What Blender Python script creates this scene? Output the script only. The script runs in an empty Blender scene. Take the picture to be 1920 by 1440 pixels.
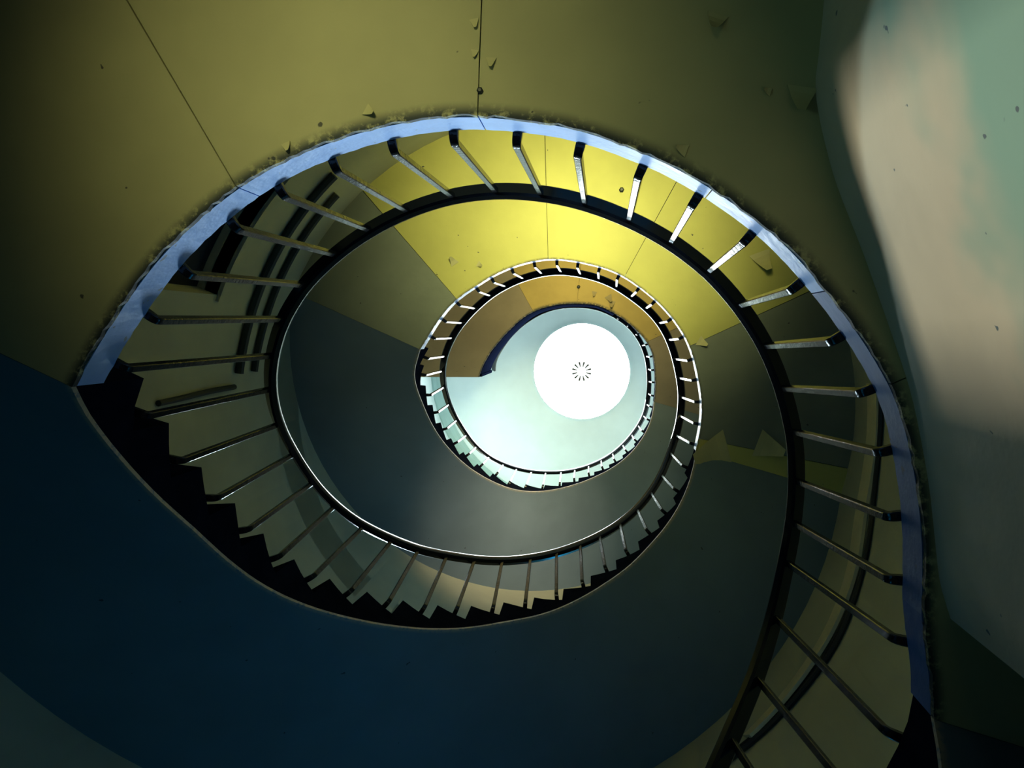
import bpy, math, random
from mathutils import Vector, Matrix
random.seed(7)
D = bpy.data
SC = bpy.context.scene
COL = SC.collection
R = math.radians

# ------------------------------------------------------------------ frame
# The camera stands on the ground floor at x = y = 0, EYE above the floor, looking up.
# +X is to the right of the photograph, +Y towards its lower edge, +Z is up.
EYE = 1.50
AX, AY = -0.373, 0.672          # axis of the round stair well
ROUT = 2.50                     # inner face of the round outer wall
F_PX = 1440.0

def make_camera():
    cam = D.cameras.new('camera')
    cam.sensor_fit = 'HORIZONTAL'
    cam.sensor_width = 36.0
    cam.lens = 36.0 * F_PX / 1920.0
    cam.clip_start = 0.02
    ob = D.objects.new('camera', cam)
    COL.objects.link(ob)
    zen = Vector(((1117.5 - 960) / F_PX, (619.7 - 720) / F_PX, 1.0)).normalized()   # where the zenith falls in the frame
    q = zen.rotation_difference(Vector((0, 0, 1))).to_matrix()
    right, up, back = q @ Vector((1, 0, 0)), q @ Vector((0, -1, 0)), q @ Vector((0, 0, -1))
    m = Matrix((right, up, back)).transposed().to_4x4()
    m.translation = Vector((0, 0, EYE))
    ob.matrix_world = m
    SC.camera = ob

make_camera()

world = D.worlds.new('world'); SC.world = world
world.use_nodes = True
bg = world.node_tree.nodes['Background']
bg.inputs['Color'].default_value = (0.05, 0.22, 0.45, 1)
bg.inputs['Strength'].default_value = 0.8

SC.view_settings.view_transform = 'Standard'
SC.view_settings.look = 'None'
SC.view_settings.exposure = 0.0
SC.view_settings.gamma = 1.0
SC.view_settings.use_curve_mapping = False
SC.cycles.max_bounces = 6
SC.cycles.diffuse_bounces = 3
SC.cycles.glossy_bounces = 3

def pol(az, r, z=0.0):
    a = R(az)
    return Vector((AX + r * math.cos(a), AY - r * math.sin(a), z))

def opening_light(name, az, z, w, h, power, col, r=ROUT - 0.06, aim=None, spread=180):
    """Area lamp at an opening of the outer wall, for daylight or added fill."""
    l = D.lights.new(name, 'AREA'); l.shape = 'RECTANGLE'; l.size = w; l.size_y = h
    l.energy = power; l.color = col; l.spread = R(spread)
    o = D.objects.new(name, l); COL.objects.link(o)
    p = pol(az, r, z); o.location = p
    t = aim if aim is not None else Vector((AX, AY, z))
    d = (t - p).normalized()
    o.rotation_euler = d.to_track_quat('-Z', 'Y').to_euler()
    return o

# daylight and added fill lamps at the openings: name, azimuth, height above the ground floor, width, height, power, colour, aim (az, r, z), spread
DAY_FILL = [
 ('daylight_ground_door', 101, 0.70, 0.5, 1.0, 2.6, (1.0, 0.97, 0.48), (103, 1.46, 3.6), 35),
 ('fill_ground_teal',   150, 0.90, 0.5, 0.9, 0.6, (0.40, 0.80, 0.75), (60, 1.5, 3.6), 48),  # added teal fill for the right of the first soffit
 ('fill_ground_blue', 225, 1.40, 0.6, 0.6, 2.5, (0.02, 0.46, 0.90), (250, 1.5, 5.0), 180),  # added blue ambient fill; its opening is invented
 ('fill_ground_loft',   290, 3.80, 0.8, 0.7, 5, (0.02, 0.45, 1.0), (260, 1.4, 5.6), 180),  # added blue fill under the flight above, opening invented
 ('daylight_lower_window',   72, 5.00, 0.9, 1.4, 34, (1.0, 0.97, 0.48), (80, 1.8, 8.0), 62),
 ('daylight_lower_loft',    235, 7.20, 0.8, 0.7, 19, (0.66, 0.88, 1.0), (88, 1.25, 3.7), 42),
 ('fill_lower_blue',    292, 8.30, 0.8, 0.6, 14, (0.02, 0.45, 1.0), (250, 1.6, 10.0), 180),  # added blue fill for the underside of the upper flight
 ('fill_lower_warm',     60, 5.60, 0.3, 0.3, 9, (1.0, 0.80, 0.52), (250, 1.45, 10.2), 26),  # added warm spot that makes the glow on the upper flight
 ('daylight_upper_window',   78, 9.50, 0.9, 1.4, 26, (1.0, 0.90, 0.40), (85, 1.5, 12.5), 80),
 ('daylight_upper_loft',    240, 11.9, 0.8, 0.7, 36, (0.85, 0.95, 1.0), (75, 1.3, 8.1), 90),
 ('daylight_lantern_a',     225, 13.7, 1.6, 1.1, 26, (0.80, 1.0, 1.0), None, 180),
 ('daylight_lantern_b',     330, 13.7, 1.6, 1.1, 9, (0.75, 1.0, 1.0), None, 180),
]
SUNBEAM = 15
for d in DAY_FILL: opening_light(*d[:7], aim=pol(*d[7]) if d[7] else None, spread=d[8])
# a shaft of low sunlight from outside through the narrow ground floor opening on the left
opening_light('sunbeam_through_slit', 190, 2.2, 0.08, 0.04, SUNBEAM, (1.0, 0.93, 0.80), r=4.0, aim=Vector((0.7, -0.3, 2.8)), spread=60)

# ------------------------------------------------------------------ materials
def mat(name, base, rough=0.6, var=0.0, scale=4.0, col2=None, thr=(0.4, 0.7), bump=0.0, bscale=60.0, metal=0.0, spec=0.5,
        spots=None, edge=None, col3=None, scale3=1.5, thr3=(0.45, 0.6), dado=None):
    m = D.materials.new(name); m.use_nodes = True
    nt = m.node_tree; N = nt.nodes; L = nt.links
    b = N['Principled BSDF']
    b.inputs['Roughness'].default_value = rough
    b.inputs['Metallic'].default_value = metal
    b.inputs['Specular IOR Level'].default_value = spec
    tc = N.new('ShaderNodeNewGeometry')
    def noise(sc, det=3, ro=0.6):
        n = N.new('ShaderNodeTexNoise'); n.inputs['Scale'].default_value = sc
        n.inputs['Detail'].default_value = det; n.inputs['Roughness'].default_value = ro
        L.new(tc.outputs['Position'], n.inputs['Vector']); return n
    def rng(sock, a, c):
        r = N.new('ShaderNodeMapRange'); r.interpolation_type = 'SMOOTHSTEP'
        r.inputs['From Min'].default_value = a; r.inputs['From Max'].default_value = c
        L.new(sock, r.inputs['Value']); return r.outputs['Result']
    def mix(fac, a, c):
        x = N.new('ShaderNodeMix'); x.data_type = 'RGBA'
        L.new(fac, x.inputs['Factor'])
        for s, v in ((x.inputs['A'], a), (x.inputs['B'], c)):
            if isinstance(v, tuple): s.default_value = (*v, 1)
            else: L.new(v, s)
        return x.outputs['Result']
    dark = tuple(c * (1 - var) for c in base); light = tuple(min(1, c * (1 + var)) for c in base)
    col = mix(rng(noise(scale).outputs['Fac'], 0.3, 0.7), dark, light)
    if col2: col = mix(rng(noise(scale * 0.6, 4).outputs['Fac'], *thr), col, col2)
    if col3:
        f3 = noise(scale3, 3).outputs['Fac']
        if dado:                     # older green paint showing through lower down and towards the far end
            sx = N.new('ShaderNodeSeparateXYZ'); L.new(tc.outputs['Position'], sx.inputs[0])
            for sock, ref, k in ((sx.outputs['Z'], dado[0], -0.75), (sx.outputs['Y'], dado[1], -0.15)):
                s_ = N.new('ShaderNodeMath'); s_.operation = 'SUBTRACT'; L.new(sock, s_.inputs[0]); s_.inputs[1].default_value = ref
                m_ = N.new('ShaderNodeMath'); m_.operation = 'MULTIPLY_ADD'; L.new(s_.outputs[0], m_.inputs[0]); m_.inputs[1].default_value = k
                L.new(f3, m_.inputs[2]); f3 = m_.outputs[0]
        col = mix(rng(f3, *thr3), col, col3)
    if spots:
        col = mix(rng(noise(spots[0], 2, 0.4).outputs['Fac'], spots[1], spots[1] + 0.03), col, spots[2])
    if edge:                         # grime that gathers along the worn inner edge
        at = N.new('ShaderNodeAttribute'); at.attribute_name = 'edge'
        g = rng(at.outputs['Fac'], edge[0], 0.0)
        n = rng(noise(30, 4, 0.7).outputs['Fac'], 0.32, 0.52)
        mu = N.new('ShaderNodeMath'); mu.operation = 'MULTIPLY'; L.new(g, mu.inputs[0]); L.new(n, mu.inputs[1])
        col = mix(mu.outputs[0], col, edge[1])
    L.new(col, b.inputs['Base Color'])
    if bump:
        bp = N.new('ShaderNodeBump'); bp.inputs['Strength'].default_value = bump; bp.inputs['Distance'].default_value = 0.02
        L.new(noise(bscale, 3).outputs['Fac'], bp.inputs['Height']); L.new(bp.outputs['Normal'], b.inputs['Normal'])
    return m

M = {}
GRIME = (0.02, 0.03, 0.03)
M['soffit_low'] = mat('olive_plaster', (0.42, 0.40, 0.19), 0.7, 0.07, 2.2, bump=0.14, bscale=9, spots=(26, 0.76, (0.08, 0.08, 0.05)), edge=(0.042, GRIME))
M['soffit'] = mat('yellow_plaster', (0.515, 0.495, 0.13), 0.7, 0.06, 2.2, bump=0.12, bscale=9, spots=(26, 0.76, (0.10, 0.10, 0.06)), edge=(0.022, (0.2, 0.18, 0.07)))
M['soffit_top'] = mat('ochre_plaster', (0.50, 0.36, 0.10), 0.7, 0.08, 2.2, bump=0.12, bscale=9, spots=(22, 0.76, (0.10, 0.08, 0.04)), edge=(0.05, GRIME))
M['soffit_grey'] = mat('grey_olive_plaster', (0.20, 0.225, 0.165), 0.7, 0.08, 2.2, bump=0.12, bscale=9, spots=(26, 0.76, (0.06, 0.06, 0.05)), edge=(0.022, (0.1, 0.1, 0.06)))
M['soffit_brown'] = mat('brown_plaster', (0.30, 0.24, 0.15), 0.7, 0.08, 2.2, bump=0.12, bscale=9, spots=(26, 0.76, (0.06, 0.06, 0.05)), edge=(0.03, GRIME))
M['flake'] = mat('peeled_paint', (0.50, 0.47, 0.22), 0.7, 0.06, 6)
M['flake_top'] = mat('peeled_ochre_paint', (0.34, 0.27, 0.12), 0.7, 0.06, 6)
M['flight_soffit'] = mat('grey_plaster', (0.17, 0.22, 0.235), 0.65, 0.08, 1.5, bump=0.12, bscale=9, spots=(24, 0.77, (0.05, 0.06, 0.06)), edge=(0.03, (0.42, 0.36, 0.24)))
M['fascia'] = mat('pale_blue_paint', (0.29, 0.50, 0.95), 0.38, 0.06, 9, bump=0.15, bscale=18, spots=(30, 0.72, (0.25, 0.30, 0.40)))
M['fascia_shaded'] = mat('shaded_blue_paint', (0.08, 0.16, 0.38), 0.55, 0.12, 7, bump=0.15, bscale=18, spots=(30, 0.70, (0.06, 0.08, 0.14)))  # fascia blue darkened so that shade sits in the colour
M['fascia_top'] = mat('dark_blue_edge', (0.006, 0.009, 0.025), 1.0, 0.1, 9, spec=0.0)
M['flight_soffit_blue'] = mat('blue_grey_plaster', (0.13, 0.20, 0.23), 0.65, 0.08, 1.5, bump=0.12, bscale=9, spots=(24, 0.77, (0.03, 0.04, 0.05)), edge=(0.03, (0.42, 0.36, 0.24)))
M['step'] = mat('dark_stone', (0.007, 0.009, 0.017), 1.0, 0.2, 6, bump=0.15, bscale=25, spec=0.0)
M['rail'] = mat('black_gloss_rail', (0.004, 0.005, 0.008), 0.16, 0.2, 8, spec=0.55)
M['baluster'] = mat('black_gloss_paint', (0.006, 0.007, 0.010), 0.20, 0.3, 30, spec=0.55, bump=0.12, bscale=45)
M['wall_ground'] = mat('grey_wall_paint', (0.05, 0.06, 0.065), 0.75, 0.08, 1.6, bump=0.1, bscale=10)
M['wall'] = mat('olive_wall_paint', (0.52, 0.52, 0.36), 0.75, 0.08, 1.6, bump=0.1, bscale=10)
M['pier'] = mat('patchy_wall_paint', (0.60, 0.54, 0.38), 0.75, 0.06, 3, col3=(0.27, 0.44, 0.33), scale3=2.2, thr3=(0.34, 0.68), dado=(2.93, -0.25), bump=0.15, bscale=12, spots=(26, 0.75, (0.12, 0.16, 0.16)))
M['white'] = mat('white_lantern_paint', (0.78, 0.90, 0.90), 0.7, 0.03, 2)
M['cornice'] = mat('pale_green_trim', (0.42, 0.62, 0.60), 0.6, 0.03, 2)
M['floor'] = mat('stone_floor', (0.20, 0.19, 0.15), 0.6, 0.15, 3)
M['door'] = mat('navy_door_paint', (0.005, 0.009, 0.022), 0.7, 0.1, 6)
M['shadow_tube'] = mat('dark_shadow_paint', (0.025, 0.032, 0.025), 0.5, 0.1, 6)  # dark colour for the tubes that stand for wall shadows
M['pale_strip'] = mat('cream_strip', (0.80, 0.72, 0.46), 0.5, 0.06, 6)
M['cable'] = mat('black_cable', (0.01, 0.012, 0.012), 0.5, 0.1, 6)
M['frame'] = mat('window_frame_paint', (0.5, 0.5, 0.45), 0.5, 0.05, 6)
M['blade'] = mat('vent_blade', (0.02, 0.025, 0.02), 0.5, 0.1, 6)
lamp = D.materials.new('skylight_diffuser'); lamp.use_nodes = True
_b = lamp.node_tree.nodes['Principled BSDF']
_b.inputs['Base Color'].default_value = (0.9, 0.95, 0.95, 1)
_b.inputs['Emission Color'].default_value = (0.93, 1.0, 1.0, 1)
_b.inputs['Emission Strength'].default_value = 20.0
M['lamp'] = lamp

# ------------------------------------------------------------------ builders
def obj(name, verts, faces, m, parent=None, smooth=False, edge=None, loc=None):
    o0 = parent_world(parent) if parent else (Vector(loc) if loc is not None else Vector((AX, AY, 0)))
    me = D.meshes.new(name)
    me.from_pydata([Vector(v) - o0 for v in verts], [], faces)
    if edge is not None:
        a = me.attributes.new('edge', 'FLOAT', 'POINT')
        a.data.foreach_set('value', edge)
    import bmesh
    bm = bmesh.new(); bm.from_mesh(me); bmesh.ops.recalc_face_normals(bm, faces=bm.faces); bm.to_mesh(me); bm.free()
    if smooth: me.polygons.foreach_set('use_smooth', [True] * len(me.polygons))
    me.materials.append(m)
    o = D.objects.new(name, me); COL.objects.link(o)
    if parent: o.parent = parent
    else: o.location = o0
    if smooth: sharp(me)
    return o

def sharp(me, ang=38):
    import bmesh
    bm = bmesh.new(); bm.from_mesh(me)
    for e in bm.edges:
        e.smooth = len(e.link_faces) == 2 and e.calc_face_angle(0) < R(ang)
    bm.to_mesh(me); bm.free()

def parent_world(p):
    v = Vector(p.location)
    while p.parent:
        p = p.parent; v += p.location
    return v

def tag(o, label=None, cat=None, group=None, kind=None):
    for k, v in (('label', label), ('category', cat), ('group', group), ('kind', kind)):
        if v: o[k] = v
    return o

def thing(name, loc, label, cat, group=None, kind=None):
    o = D.objects.new(name, None); COL.objects.link(o); o.location = loc; o.empty_display_size = 0.1
    return tag(o, label, cat, group, kind)

def frange(a, b, step):
    n = max(1, int(math.ceil((b - a) / step - 1e-6)))
    return [a + (b - a) * i / n for i in range(n + 1)]

def sweep(name, azs, prof, m, parent=None, smooth=False, edge_fn=None, closed=False, loc=None):
    """Sweep a closed (r, z) profile, given for each azimuth, round the well axis."""
    V, E, Fc = [], [], []
    k = None
    for az in azs:
        p = prof(az); k = len(p)
        for r, z in p:
            V.append(pol(az, r, z)); E.append(edge_fn(az, r) if edge_fn else 0.0)
    n = len(azs)
    for i in range(n if closed else n - 1):
        j = (i + 1) % n
        for q in range(k):
            w = (q + 1) % k
            Fc.append((i * k + q, i * k + w, j * k + w, j * k + q))
    if not closed:
        Fc.append(tuple(range(k))); Fc.append(tuple((n - 1) * k + q for q in reversed(range(k))))
    return obj(name, V, Fc, m, parent, smooth, E if edge_fn else None, loc)

def tube(name, path, prof, m, parent=None, smooth=True, ref=Vector((0, 0, 1)), scale=None, loc=None):
    """Sweep a closed 2D profile along a polyline; ref keeps the profile from twisting."""
    n = len(path); k = len(prof); V, Fc = [], []
    side = None
    for i, p in enumerate(path):
        t = (path[min(i + 1, n - 1)] - path[max(i - 1, 0)]).normalized()
        if side is None: side = t.cross(ref).normalized()
        else: side = (side - t * side.dot(t)).normalized()
        up = side.cross(t).normalized()
        s = scale(i / (n - 1)) if scale else 1.0
        for a, b in prof: V.append(p + side * a * s + up * b * s)
    for i in range(n - 1):
        for q in range(k):
            w = (q + 1) % k
            Fc.append((i * k + q, i * k + w, (i + 1) * k + w, (i + 1) * k + q))
    Fc.append(tuple(range(k))); Fc.append(tuple((n - 1) * k + q for q in reversed(range(k))))
    return obj(name, V, Fc, m, parent, smooth, None, loc)

def disc_prof(r, k=8):
    return [(r * math.cos(2 * math.pi * i / k), r * math.sin(2 * math.pi * i / k)) for i in range(k)]

def bar_prof(a, c):        # square bar with eased corners
    b = a - c
    return [(a, b), (b, a), (-b, a), (-a, b), (-a, -b), (-b, -a), (b, -a), (a, -b)]

def box_faces(o=0):
    return [tuple(o + i for i in f) for f in ((0, 1, 2, 3), (7, 6, 5, 4), (0, 4, 5, 1), (1, 5, 6, 2), (2, 6, 7, 3), (3, 7, 4, 0))]

# ------------------------------------------------------------------ stair geometry
Z1 = EYE + 2.086               # underside of the first landing
HF = 4.48                      # storey height
A0, A1 = 156.0, 344.0          # a flight climbs from A0 to A1, the landing runs from A1 round to A0 + 360
TH = 0.15                      # landing thickness
NST = 20                       # risers in a flight
RAILH = 1.08                   # handrail above the soffit line
# plan radii (m) of the well edge and of the handrail, every 4 degrees of climb; baluster azimuths (foot, head)
RAIL = [1.083, 1.084, 1.086, 1.093, 1.105, 1.12, 1.132, 1.141, 1.148, 1.154, 1.16, 1.167, 1.173, 1.177, 1.181, 1.186, 1.191, 1.194, 1.198, 1.203, 1.208, 1.212, 1.215, 1.218, 1.221, 1.224, 1.224, 1.225, 1.225, 1.226, 1.227, 1.23, 1.233, 1.236, 1.238, 1.241, 1.243, 1.244, 1.244, 1.242, 1.24, 1.238, 1.235, 1.232, 1.229, 1.226, 1.223, 1.217, 1.206, 1.194, 1.181, 1.17, 1.16, 1.15, 1.141, 1.133, 1.128, 1.124, 1.122, 1.12, 1.119, 1.116, 1.111, 1.105, 1.097, 1.086, 1.076, 1.068, 1.062, 1.058, 1.051, 1.045, 1.041, 1.041, 1.044, 1.047, 1.051, 1.056, 1.061, 1.066, 1.073, 1.08, 1.088, 1.096, 1.106, 1.117, 1.129, 1.141, 1.153, 1.163, 1.172, 1.18, 1.185, 1.189, 1.192, 1.193, 1.193, 1.194, 1.197, 1.202, 1.206, 1.208, 1.209, 1.21, 1.209, 1.208, 1.207, 1.21, 1.215, 1.222, 1.229, 1.235, 1.239, 1.24, 1.239, 1.237, 1.234, 1.235, 1.238, 1.243, 1.245, 1.246, 1.247, 1.248, 1.25, 1.253, 1.253, 1.251, 1.247, 1.243, 1.24, 1.237, 1.234, 1.232, 1.229, 1.225, 1.223, 1.223, 1.224, 1.227, 1.23, 1.234, 1.239, 1.245, 1.25, 1.254, 1.256, 1.257, 1.256, 1.255, 1.253, 1.251, 1.249, 1.249, 1.253, 1.26, 1.265, 1.269, 1.271, 1.271, 1.268, 1.263, 1.258, 1.253, 1.248, 1.243, 1.239, 1.236, 1.235, 1.237, 1.24, 1.242, 1.245, 1.248, 1.251, 1.254, 1.258, 1.262, 1.265, 1.266, 1.267, 1.267, 1.268, 1.269, 1.271, 1.271, 1.268, 1.258, 1.245, 1.232, 1.221, 1.211, 1.202, 1.195, 1.19, 1.188, 1.186, 1.183, 1.18, 1.176, 1.171, 1.165, 1.158, 1.15, 1.14, 1.129, 1.12, 1.112, 1.105, 1.098, 1.091, 1.084, 1.077, 1.069, 1.063, 1.059, 1.058, 1.06, 1.063, 1.065, 1.068, 1.071, 1.076, 1.08, 1.085, 1.091, 1.099, 1.109, 1.12, 1.131, 1.146, 1.164, 1.183, 1.206, 1.233, 1.263, 1.291, 1.311, 1.322, 1.329]
EDGE = [1.34, 1.337, 1.322, 1.292, 1.261, 1.241, 1.237, 1.237, 1.238, 1.241, 1.245, 1.251, 1.253, 1.249, 1.245, 1.242, 1.241, 1.243, 1.244, 1.242, 1.242, 1.243, 1.244, 1.244, 1.247, 1.249, 1.249, 1.249, 1.251, 1.252, 1.251, 1.25, 1.249, 1.248, 1.248, 1.248, 1.247, 1.245, 1.244, 1.243, 1.242, 1.24, 1.241, 1.245, 1.251, 1.261, 1.262, 1.246, 1.228, 1.212, 1.197, 1.182, 1.172, 1.172, 1.177, 1.181, 1.184, 1.183, 1.178, 1.171, 1.162, 1.153, 1.146, 1.141, 1.137, 1.135, 1.135, 1.134, 1.134, 1.133, 1.132, 1.133, 1.14, 1.151, 1.161, 1.168, 1.173, 1.178, 1.183, 1.189, 1.198, 1.207, 1.213, 1.218, 1.226, 1.237, 1.247, 1.255, 1.262, 1.266, 1.267, 1.267, 1.264, 1.26, 1.26, 1.261, 1.262, 1.261, 1.258, 1.257, 1.26, 1.266, 1.271, 1.274, 1.274, 1.273, 1.271, 1.27, 1.269, 1.269, 1.27, 1.274, 1.277, 1.277, 1.274, 1.272, 1.273, 1.275, 1.278, 1.279, 1.275, 1.27, 1.265, 1.26, 1.255, 1.25, 1.245, 1.244, 1.249, 1.253, 1.253, 1.25, 1.248, 1.246, 1.25, 1.259, 1.272, 1.29, 1.302, 1.296, 1.283, 1.271, 1.264, 1.261, 1.259, 1.257, 1.255, 1.254, 1.253, 1.254, 1.255, 1.257, 1.257, 1.259, 1.262, 1.266, 1.27, 1.273, 1.272, 1.268, 1.262, 1.254, 1.246, 1.239, 1.235, 1.232, 1.231, 1.231, 1.235, 1.242, 1.249, 1.256, 1.263, 1.269, 1.274, 1.277, 1.279, 1.279, 1.278, 1.275, 1.268, 1.256, 1.243, 1.23, 1.221, 1.215, 1.209, 1.206, 1.208, 1.214, 1.218, 1.215, 1.205, 1.19, 1.172, 1.155, 1.142, 1.131, 1.122, 1.114, 1.109, 1.105, 1.101, 1.097, 1.089, 1.078, 1.068, 1.059, 1.055, 1.054, 1.053, 1.054, 1.056, 1.062, 1.068, 1.075, 1.08, 1.085, 1.088, 1.091, 1.094, 1.1, 1.111, 1.125, 1.14, 1.16, 1.185, 1.211, 1.237, 1.265, 1.292, 1.316, 1.328]
BAL = [
  (-38.5, -40.4), (-30.0, -31.5), (-22.0, -22.0), (-9.9, -12.5), (-1.9, -5.0), (6.7, 3.2), (15.5, 12.9), (23.8, 21.5), (31.7, 30.2), (40.4, 39.3), (49.4, 47.9), (57.9, 56.8), (66.1, 65.7), (74.8, 74.6), (83.3, 83.1), (91.9, 91.6), (100.4, 99.9), (109.0, 109.1), (117.5, 117.4), (125.9, 125.8), (135.7, 134.5), (144.2, 142.7), (152.8, 151.0), (161.7, 158.9), (170.8, 167.9), (180.0, 176.8), (189.4, 186.4), (198.9, 195.6), (207.9, 205.7), (217.3, 215.1), (227.1, 224.0), (236.6, 233.5), (245.5, 243.3), (256.0, 253.3), (265.7, 263.7), (275.5, 273.7), (284.2, 283.2), (292.6, 291.3), (301.0, 300.5), (310.7, 309.2), (319.0, 317.6), (327.3, 325.7), (335.9, 335.4), (345.6, 343.3), (353.8, 352.3), (362.5, 360.9), (371.3, 369.8), (379.5, 378.9), (388.9, 388.2), (397.2, 397.0), (406.5, 406.0), (414.5, 414.5), (423.6, 422.5), (431.6, 431.3), (440.2, 439.8), (448.5, 448.7), (457.4, 457.4), (466.5, 466.1), (475.4, 475.1), (482.7, 483.4), (492.6, 492.6), (501.6, 501.9), (510.1, 510.6), (520.2, 520.5), (528.5, 528.2), (538.0, 536.7), (547.0, 546.3), (556.3, 555.8), (565.2, 565.7), (573.9, 574.2), (582.9, 583.3), (592.1, 592.2), (600.4, 600.0), (609.0, 608.6), (617.8, 616.8), (626.9, 625.9), (635.0, 634.3), (643.7, 642.9), (652.2, 651.2), (660.4, 659.4), (669.0, 667.5), (677.1, 675.9), (684.5, 683.0), (691.9, 690.1), (699.7, 697.9), (707.2, 705.3), (716.3, 714.1), (724.8, 723.3), (734.2, 733.1), (743.1, 741.9), (752.3, 751.5), (761.5, 760.9), (770.7, 770.9)]


def lut(tab, start, step, x):
    t = (x - start) / step
    t = min(max(t, 0.0), len(tab) - 1.001); i = int(t); f = t - i
    return tab[i] * (1 - f) + tab[i + 1] * f
def r_edge(az): return lut(EDGE, -24, 4, az)
def r_rail(az): return lut(RAIL, -52, 4, az)
def soffit(az):
    k = math.floor((az - A0) / 360.0); t = min(max((az - A0 - 360 * k) / (A1 - A0), 0), 1)
    return Z1 + HF * (k + t)
def top(az):
    k = math.floor((az - A0) / 360.0); u = (az - A0 - 360 * k) / (A1 - A0)
    return Z1 + TH + HF * k + (HF if u >= 1 else math.floor(u * NST + 1 + 1e-6) * HF / NST)
def rail_z(az):
    return sum(soffit(az + d) for d in (-14, -10.5, -7, -3.5, 0, 3.5, 7, 10.5, 14)) / 9 + RAILH

# ------------------------------------------------------------------ the shell
ZC = EYE + 13.3                                          # ceiling of the lantern
fl = sweep('floor', frange(0, 358, 4), lambda a: [(0.001, -0.1), (ROUT + 0.3, -0.1), (ROUT + 0.3, 0), (0.001, 0)], M['floor'], closed=True)
tag(fl, kind='structure')

def round_wall(name, z0, z1, openings, m):
    """Round wall 0.3 thick with rectangular openings (az0, az1, z0, z1)."""
    azs = sorted(set([float(a) for a in range(0, 361, 4)] + [o[0] for o in openings] + [o[1] for o in openings]))
    zs = sorted(set([z0, z1] + [o[2] for o in openings] + [o[3] for o in openings]))
    hole = lambda a, z: any(o[0] <= a <= o[1] and o[2] <= z <= o[3] for o in openings)
    V, Fc = [], []
    def quad(*p):
        V.extend(p); n = len(V); Fc.append((n - 4, n - 3, n - 2, n - 1))
    for a, b in zip(azs, azs[1:]):
        for c, d in zip(zs, zs[1:]):
            if hole((a + b) / 2, (c + d) / 2): continue
            quad(pol(a, ROUT, c), pol(b, ROUT, c), pol(b, ROUT, d), pol(a, ROUT, d))
            quad(pol(a, ROUT + .3, c), pol(b, ROUT + .3, c), pol(b, ROUT + .3, d), pol(a, ROUT + .3, d))
    for a, b, c, d in openings:
        for x in frange(a, b, 4)[:-1]:
            y = x + (b - a) / len(frange(a, b, 4)[:-1])
            for z in (c, d): quad(pol(x, ROUT, z), pol(y, ROUT, z), pol(y, ROUT + .3, z), pol(x, ROUT + .3, z))
        for x in (a, b): quad(pol(x, ROUT, c), pol(x, ROUT + .3, c), pol(x, ROUT + .3, d), pol(x, ROUT, d))
    return tag(obj(name, V, Fc, m), kind='structure')

def opening(az, z, w, h):
    d = math.degrees(w / 2 / ROUT)
    return (az - d, az + d, z - h / 2, z + h / 2)

OPEN = {d[0]: opening(d[1], d[2], d[3] + 0.1, d[4] + 0.1) for d in DAY_FILL}
OPEN['sunbeam_ground'] = (183.0, 188.3, 1.2, 2.555)
ZL, ZM, ZT = Z1 + TH / 2, Z1 + HF + TH / 2, Z1 + 2 * HF + TH / 2
DOOR = (131, 158, Z1 + TH, EYE + 5.25)
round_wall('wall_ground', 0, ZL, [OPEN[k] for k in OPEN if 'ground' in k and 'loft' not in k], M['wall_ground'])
round_wall('wall_lower', ZL, ZM, [OPEN[k] for k in OPEN if 'lower' in k or 'ground_loft' in k] + [DOOR], M['wall'])
round_wall('wall_upper', ZM, ZT, [OPEN['daylight_upper_window'], OPEN['daylight_upper_loft']], M['wall'])
round_wall('wall_lantern', ZT, ZC, [OPEN['daylight_lantern_a'], OPEN['daylight_lantern_b']], M['white'])
ce = sweep('ceiling', frange(0, 358, 2), lambda a: [(0.001, ZC), (ROUT + 0.3, ZC), (ROUT + 0.3, ZC + 0.1), (0.001, ZC + 0.1)], M['white'], closed=True)
tag(ce, kind='structure')
tr = sweep('trim_1', frange(0, 358, 2), lambda a: [(2.32, ZC), (2.32, ZC - 0.02), (2.36, ZC - 0.05), (2.42, ZC - 0.06), (2.47, ZC - 0.10), (ROUT, ZC - 0.10), (ROUT, ZC)], M['cornice'], closed=True)
tag(tr, kind='structure')

# windows: a frame with a mullion and a transom in each opening, the invented ones of the fill lamps included
for n, key in enumerate(k for k in OPEN if 'sunbeam' not in k):
    a, b, c, d = OPEN[key]
    w = thing('window_%d' % (n + 1), pol((a + b) / 2, ROUT + 0.2, c), None, None, kind='structure')
    fr = ROUT + 0.17
    def slat(nm, x0, x1, y0, y1):
        sweep(nm, frange(x0, x1, 4), lambda _: [(fr, y0), (fr + 0.05, y0), (fr + 0.05, y1), (fr, y1)], M['frame'], w)
    e = 1.1
    slat('window_frame', a, a + e, c, d); slat('window_frame', b - e, b, c, d)
    slat('window_frame', a + e, b - e, c, c + .05); slat('window_frame', a + e, b - e, d - .05, d)
    slat('mullion', (a + b) / 2 - .4, (a + b) / 2 + .4, c + .05, d - .05)
    slat('transom', a + e, b - e, (c + d) / 2 - .015, (c + d) / 2 + .015)

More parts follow.
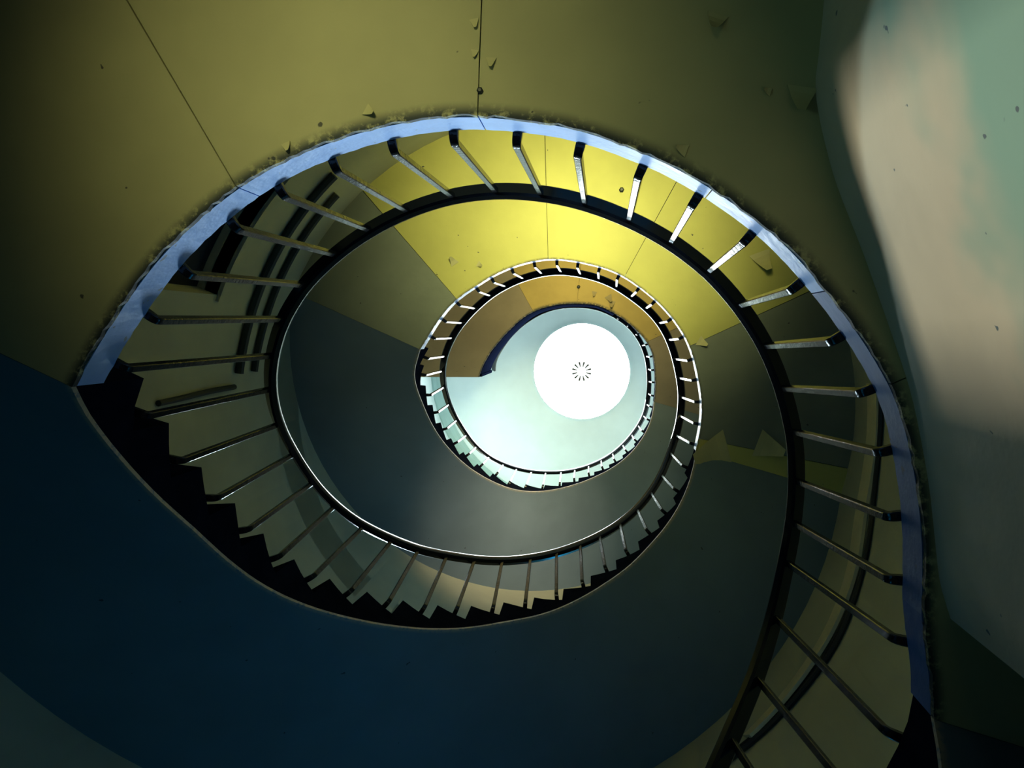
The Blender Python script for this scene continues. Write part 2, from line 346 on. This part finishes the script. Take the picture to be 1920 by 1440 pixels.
# dark double door on the first landing
a, b, c, d = DOOR
dr = thing('door_1', pol((a + b) / 2, ROUT + 0.2, c), None, None, kind='structure')
for x0, x1 in ((a, (a + b) / 2 - .15), ((a + b) / 2 + .15, b)):
    lf = sweep('door_leaf', frange(x0, x1, 2), lambda _: [(ROUT + .16, c), (ROUT + .21, c), (ROUT + .21, d), (ROUT + .16, d)], M['door'], dr)
    for y0, y1 in ((c + .15, c + 1.0), (c + 1.15, c + 2.1), (c + 2.25, d - .12)):
        sweep('door_panel', frange(x0 + 2.5, x1 - 2.5, 2), lambda _: [(ROUT + .145, y0), (ROUT + .17, y0), (ROUT + .17, y1), (ROUT + .145, y1)], M['door'], dr)
sweep('door_frame', frange(a - 1.0, b + 1.0, 2), lambda _: [(ROUT - .03, d), (ROUT + .1, d), (ROUT + .1, d + .06), (ROUT - .03, d + .06)], M['wall'], dr)

# ground floor wall that meets the underside of the first landing on the right
PIER = [(0.60, -1.45), (0.578, -1.05), (0.572, -0.835), (0.562, -0.70), (0.556, -0.64), (0.558, -0.597), (0.568, -0.54), (0.585, -0.47), (0.616, -0.367), (0.687, -0.189),
        (0.772, 0.045), (0.819, 0.19), (0.862, 0.392), (0.882, 0.533), (0.90, 0.66), (0.93, 0.76)]
def smooth_path(P, n=4):
    out = []
    for i in range(len(P) - 1):
        p0, p1, p2, p3 = P[max(i - 1, 0)], P[i], P[i + 1], P[min(i + 2, len(P) - 1)]
        for k in range(n):
            t = k / n
            out.append(tuple(0.5 * (2 * b_ + (c_ - a_) * t + (2 * a_ - 5 * b_ + 4 * c_ - d_) * t * t + (3 * b_ - a_ - 3 * c_ + d_) * t ** 3)
                             for a_, b_, c_, d_ in zip(p0, p1, p2, p3)))
    out.append(P[-1]); return out
pp = smooth_path(PIER)
back = [(2.05, 0.80), (1.6, -1.0), (0.75, -1.47)]
V = [(x, y, z) for z in (0.0, Z1) for x, y in pp + back]
n = len(pp) + len(back)
Fc = [(i, (i + 1) % n, n + (i + 1) % n, n + i) for i in range(n)] + [tuple(range(n)), tuple(range(2 * n - 1, n - 1, -1))]
pier = obj('wall_right', V, Fc, M['pier'], smooth=True, loc=(0.8, -0.1, 0))
tag(pier, kind='structure')

# ------------------------------------------------------------------ landings
PANEL = {(1, 1): M['soffit_grey'], (1, 5): M['soffit_grey'], (2, 0): M['soffit_brown'], (2, 3): M['soffit_brown']}     # panels given a darker colour than their neighbours
def landing(n, joints_s, joints_f, az_end, label, smat, fmat):
    """n-th landing: slab, soffit panels between radial joints, fascia panels round the well."""
    b = 360 * n; z = Z1 + HF * n
    a0, a1 = A1 - 360 + b, az_end + b
    t = thing('landing', pol((a0 + a1) / 2, 1.9, z), label, 'landing')
    sweep('slab', frange(a0, a1, 3), lambda az: [(r_edge(az) + .03, z + .02), (ROUT, z + .02), (ROUT, z + TH), (r_edge(az) + .03, z + TH)], M['step'], t)
    js = [a0] + [b + j for j in joints_s] + [a1]
    rag = random.Random(50 + n)
    for q, (x0, x1) in enumerate(zip(js, js[1:])):
        g = 0.07
        offs = [0, .02, .05, .09, .14, .3, .7]
        def prof(az):
            re = r_edge(az)
            re += rag.uniform(-.003, .004)
            return [(re + o, z) for o in offs] + [(ROUT, z), (ROUT, z + .02), (re, z + .02)]
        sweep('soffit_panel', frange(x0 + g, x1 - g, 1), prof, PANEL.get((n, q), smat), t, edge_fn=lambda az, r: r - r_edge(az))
    jf = [a0] + [b + j for j in joints_f] + [a1]
    rnd = random.Random(n)
    for x0, x1 in zip(jf, jf[1:]):
        def prof(az):
            re = r_edge(az); v = rnd.uniform(-.003, .003)
            return [(re, z + .02), (re + .03, z + .02), (re + .03, z + TH), (re, z + TH + v)]
        sweep('fascia_panel', frange(x0 + .08, x1 - .08, 1.0), prof, M['fascia_shaded'] if n == 0 and x1 < 40 else fmat, t)
    return t

L1 = landing(0, [25, 87.5, 120.3], [38.5, 57, 87.5, 120.3], A0, 'lowest and largest landing seen from below, olive soffit with a pale blue edge', M['soffit_low'], M['fascia'])
L2 = landing(1, [-11, 25, 61.5, 91.5, 131], [25, 65, 91, 131], A0, 'middle landing seen from below, yellow soffit with a bright white edge round the well', M['soffit'], M['fascia'])
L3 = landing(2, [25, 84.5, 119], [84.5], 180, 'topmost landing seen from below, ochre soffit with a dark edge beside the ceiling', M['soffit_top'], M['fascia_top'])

zp = Z1 + 2 * HF + TH
sweep('parapet', frange(775, 899.5, 2), lambda az: [(r_edge(az) - .01, zp - .12), (r_edge(az) + .05, zp - .12), (r_edge(az) + .05, zp + .93), (r_edge(az) - .01, zp + .93)], M['fascia_top'], L3)
sweep('parapet', frange(898, 899.8, 2), lambda az: [(r_edge(az) - .03, zp - .12), (r_edge(az) + .12, zp - .12), (r_edge(az) + .12, zp + .98), (r_edge(az) - .03, zp + .98)], M['fascia_top'], L3)

# ------------------------------------------------------------------ flights
def flight(n, k0, label, smat):
    b = 360 * n; st = (A1 - A0) / NST
    t = thing('stair_flight', pol(A0 + b + st * (k0 + NST) / 2, 1.9, soffit(A0 + b + st * k0)), label, 'staircase')
    offs = [0, .012, .03, .08, .3, .7]
    def prof(az):
        re = r_edge(az); z = soffit(az)
        return [(re + o, z) for o in offs] + [(ROUT, z), (ROUT, z + .022), (re, z + .022)]
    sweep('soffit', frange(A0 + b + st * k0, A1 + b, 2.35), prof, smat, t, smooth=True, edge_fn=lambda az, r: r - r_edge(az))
    rise = HF / NST
    for k in range(k0, NST):
        x0, x1 = A0 + b + st * k, A0 + b + st * (k + 1)
        zt = Z1 + HF * n + TH + rise * (k + 1)
        if k == NST - 1: x1 -= 0.05
        def prof(az):
            re = r_edge(az) + .006
            return [(re, soffit(az) + .022), (ROUT, soffit(az) + .022), (ROUT, zt), (re - .0, zt)]
        sweep('step', frange(x0 - (0.9 if k > k0 else 0), x1, st / 2), prof, M['step'], t)
    return t
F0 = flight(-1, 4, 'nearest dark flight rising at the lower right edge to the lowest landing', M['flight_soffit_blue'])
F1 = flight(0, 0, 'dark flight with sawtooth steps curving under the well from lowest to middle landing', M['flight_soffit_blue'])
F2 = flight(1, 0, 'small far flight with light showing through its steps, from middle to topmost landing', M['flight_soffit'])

# ------------------------------------------------------------------ railings
RAIL_PROF = [(0.036, -0.012), (0.036, 0.010), (0.026, 0.022), (0.010, 0.027), (-0.010, 0.027), (-0.026, 0.022), (-0.036, 0.010), (-0.036, -0.012), (-0.026, -0.020), (0.026, -0.020)]
def railing(a0, a1, bals, label, rmat):
    t = thing('stair_railing', pol((a0 + a1) / 2, r_rail((a0 + a1) / 2), soffit(a0)), label, 'railing')
    path = [pol(a, r_rail(a), rail_z(a)) for a in frange(a0, a1, 2)]
    tube('handrail', path, RAIL_PROF, rmat, t)
    for af, ah in bals:
        re = r_edge(af); z0 = top(af) + .020
        hd = pol(ah, r_rail(ah), rail_z(ah) - .012)
        st = pol(af, re - .029, z0)
        base = pol(af, re + .05, z0)
        elbow0 = base.lerp(st, 0.74)
        up = (hd - st).normalized()
        p1 = st + up * .022
        pts = [base, elbow0]
        for i in range(1, 5):
            u = i / 5
            pts.append(elbow0 * (1 - u) ** 2 + st * 2 * u * (1 - u) + p1 * u * u)
        pts += [p1, p1.lerp(hd, 0.5), hd]
        tang = Vector((-math.sin(R(af)), -math.cos(R(af)), 0))
        tube('baluster', pts, bar_prof(.0125, .003), M['baluster'], t, smooth=True, ref=Vector((0, 0, 1)), scale=lambda u: 1.12 - .24 * u)
    return t

s1, s2 = 341, 701
railing(-64, s1, [x for x in BAL if x[1] < s1], 'largest nearest turn of black handrail with curved-foot balusters round the well', M['rail'])
railing(s1 + .15, s2, [x for x in BAL if s1 <= x[1] < s2], 'middle turn of black handrail with white-glinting balusters', M['rail'])
railing(s2 + .15, 899, [x for x in BAL if x[1] >= s2], 'short topmost run of handrail beside the bright ceiling', M['rail'])

# ------------------------------------------------------------------ ceiling light with its vent rosette
cx, cy = AX + 0.13, AY + 0.03
def disc(name, r, z0, z1, m, parent, k=64):
    V = [(cx + r * math.cos(2 * math.pi * i / k), cy + r * math.sin(2 * math.pi * i / k), z) for z in (z0, z1) for i in range(k)]
    Fc = [(i, (i + 1) % k, k + (i + 1) % k, k + i) for i in range(k)] + [tuple(range(k)), tuple(range(2 * k - 1, k - 1, -1))]
    return obj(name, V, Fc, m, parent)
cl = thing('ceiling_light', (cx, cy, ZC), 'round glowing white ceiling light with a small rosette of dark slots', 'ceiling light')
disc('diffuser', 0.82, ZC - .03, ZC - .005, M['lamp'], cl)
V = [(cx + r * math.cos(math.pi * i / 32), cy + r * math.sin(math.pi * i / 32), z) for r, z in ((.821, ZC - .04), (.845, ZC - .035), (.845, ZC), (.821, ZC)) for i in range(64)]
Fc = [(q * 64 + i, q * 64 + (i + 1) % 64, ((q + 1) % 4) * 64 + (i + 1) % 64, ((q + 1) % 4) * 64 + i) for q in range(4) for i in range(64)]
obj('rim', V, Fc, M['white'], cl)
plate = D.materials.new('vent_plate_glow'); plate.use_nodes = True
_p = plate.node_tree.nodes['Principled BSDF']; _p.inputs['Base Color'].default_value = (0.9, 0.95, 0.95, 1)
_p.inputs['Emission Color'].default_value = (0.95, 1.0, 1.0, 1); _p.inputs['Emission Strength'].default_value = 0.9
disc('vent_plate', 0.20, ZC - .04, ZC - .03, plate, cl, 32)
for i in range(12):
    a = 2 * math.pi * (i + .5) / 12
    u = Vector((math.cos(a), math.sin(a), 0)); w = Vector((-u.y, u.x, 0)); c0 = Vector((cx, cy, ZC - .045))
    V = [c0 + u * r + w * s * h + Vector((0, 0, z)) for z in (0, .01) for r, s, h in ((.08, -1, .005), (.08, 1, .005), (.165, 1, .014), (.165, -1, .014))]
    obj('vent_slot', V, box_faces(), M['blade'], cl)

# ------------------------------------------------------------------ shadow lines modelled as tubes, a pale strip and cables on the outer wall
def wall_run(name, pts, rad, m, label, cat, prof=None, group=None):
    P = smooth_path(pts, 6)
    path = [pol(a, ROUT - rad, EYE + h) for a, h in P]
    o = tube(name, path, prof or disc_prof(rad, 8), m, smooth=prof is None, ref=Vector((0, 0, 1)), loc=path[0])
    return tag(o, label, cat, group)
wall_run('wall_shadow', [(131, 5.78), (145, 5.80), (160, 5.82), (172, 5.82)], .035, M['shadow_tube'], 'dark tube modelling a shadow on the left wall just above the navy door', 'shadow_tube')  # soft wall shadow given the shape of a dark tube
wall_run('wall_shadow', [(134, 6.12), (148, 6.12), (162, 6.12), (172, 6.10)], .03, M['shadow_tube'], 'dark tube modelling a shadow on the left wall, the higher of two level runs', 'shadow_tube')
wall_run('wall_shadow', [(174.5, 5.78), (174.6, 5.4), (175, 5.0), (175.2, 4.72)], .022, M['shadow_tube'], 'dark upright tube modelling a shadow on the left wall behind the first steps', 'shadow_tube')
flat = [(.09, -.008), (.09, .008), (-.09, .008), (-.09, -.008)]
flat = [(.012, -.10), (.012, .10), (-.012, .10), (-.012, -.10)]
wall_run('wall_strip', [(6, 6.12), (-14, 6.05), (-26, 5.73), (-35, 5.52), (-44, 5.36), (-56, 5.14)], .014, M['pale_strip'], 'flat cream strip curving along the wall behind the right-hand balusters', 'pale_strip', flat)  # flat pale strip following the wall
wall_run('wall_cable', [(6, 5.93), (-10, 5.90), (-25, 5.56), (-35, 5.32), (-46, 5.17), (-60, 4.98)], .02, M['cable'], 'thick black cable running below the cream strip on the right wall', 'cable')
wall_run('wall_cable', [(-26, 5.62), (-35, 5.40), (-46, 5.24), (-60, 5.05)], .010, M['cable'], 'thin black wire between the cream strip and the thick cable on the right', 'cable')

# ------------------------------------------------------------------ peeling paint and fixings (parts of the landings)
def flake(parent, az, r, size, rot, curl, m, z=None):
    zs = (soffit(az) if z is None else z) - .003
    c = pol(az, r, zs); u = Vector((math.cos(R(rot)), math.sin(R(rot)), 0)); w = Vector((-u.y, u.x, 0))
    V = []; nu, nv = 5, 4; rnd = random.Random(int(az * 10 + r * 100))
    for lay in (0, 1):
        for i in range(nu):
            x = i / (nu - 1)
            for j in range(nv):
                y = (j / (nv - 1) - .5) * (1 - .75 * x) * 1.1
                V.append(c + u * size * (x - .05) + w * size * y + Vector((0, 0, -size * curl * x * x - lay * .002)) + w * rnd.uniform(-.02, .02) * size * (lay == 9))
    n = nu * nv; Fc = []
    for lay in (0, 1):
        for i in range(nu - 1):
            for j in range(nv - 1):
                q = lay * n + i * nv + j; Fc.append((q, q + 1, q + nv + 1, q + nv))
    rim = [i for i in range(nv)] + [i * nv + nv - 1 for i in range(1, nu)] + [(nu - 1) * nv + j for j in range(nv - 2, -1, -1)] + [i * nv for i in range(nu - 2, 0, -1)]
    for a_, b_ in zip(rim, rim[1:] + rim[:1]): Fc.append((a_, b_, n + b_, n + a_))
    o = obj('paint_flake', V, Fc, m, parent)
    o['label'] = 'curled flake of peeling paint'
    return o
for az, r, s, rot, cu in ((65.3, 1.63, .05, 110, .8), (55.2, 1.57, .07, 100, .6), (57.5, 1.52, .02, 200, .5), (101.2, 1.30, .03, 30, .6), (112, 1.285, .025, 70, .5), (62, 1.29, .03, 200, .5), (88.2, 1.50, .024, 80, .3), (88.0, 1.42, .02, 100, .3), (86.2, 1.40, .026, 95, .4)):
    flake(L1, az, r, s, rot, cu, M['flake'], Z1)
for az, r, s, rot, cu in ((-12.5, 1.50, .30, 165, .35), (-9, 1.75, .22, 20, .3), (37.3, 2.15, .16, 70, .8), (123.8, 1.5, .07, 240, .5), (117, 1.40, .05, 30, .6), (25.5, 1.36, .08, 30, .5)):
    flake(L2, az + 360, r, s, rot, cu, M['flake'], Z1 + HF)
for az, r, s, rot, cu in ((65, 1.28, .10, 60, .6), (61, 1.24, .09, 100, .8), (74, 1.27, .07, 100, .5)):
    flake(L3, az + 720, r, s, rot, cu, M['flake_top'], Z1 + 2 * HF)
def bolt(parent, az, r, z, rad):
    c = pol(az, r, z); k = 6
    V = [c + Vector((rad * s * math.cos(math.pi * 2 * i / k), rad * s * math.sin(math.pi * 2 * i / k), -d)) for d, s in ((0, 1), (rad * .8, 1), (rad * 1.3, .5)) for i in range(k)]
    Fc = [(q * k + i, q * k + (i + 1) % k, (q + 1) * k + (i + 1) % k, (q + 1) * k + i) for q in (0, 1) for i in range(k)] + [tuple(range(k)), tuple(range(3 * k - 1, 2 * k - 1, -1))]
    o = obj('bolt_head', V, Fc, M['blade'], parent); o['label'] = 'small dark bolt head in the soffit'
bolt(L1, 87.3, 1.315, Z1, .009); bolt(L2, 432.5, 1.93, Z1 + HF, .022); bolt(L3, 804.5, 1.30, Z1 + 2 * HF, .025)
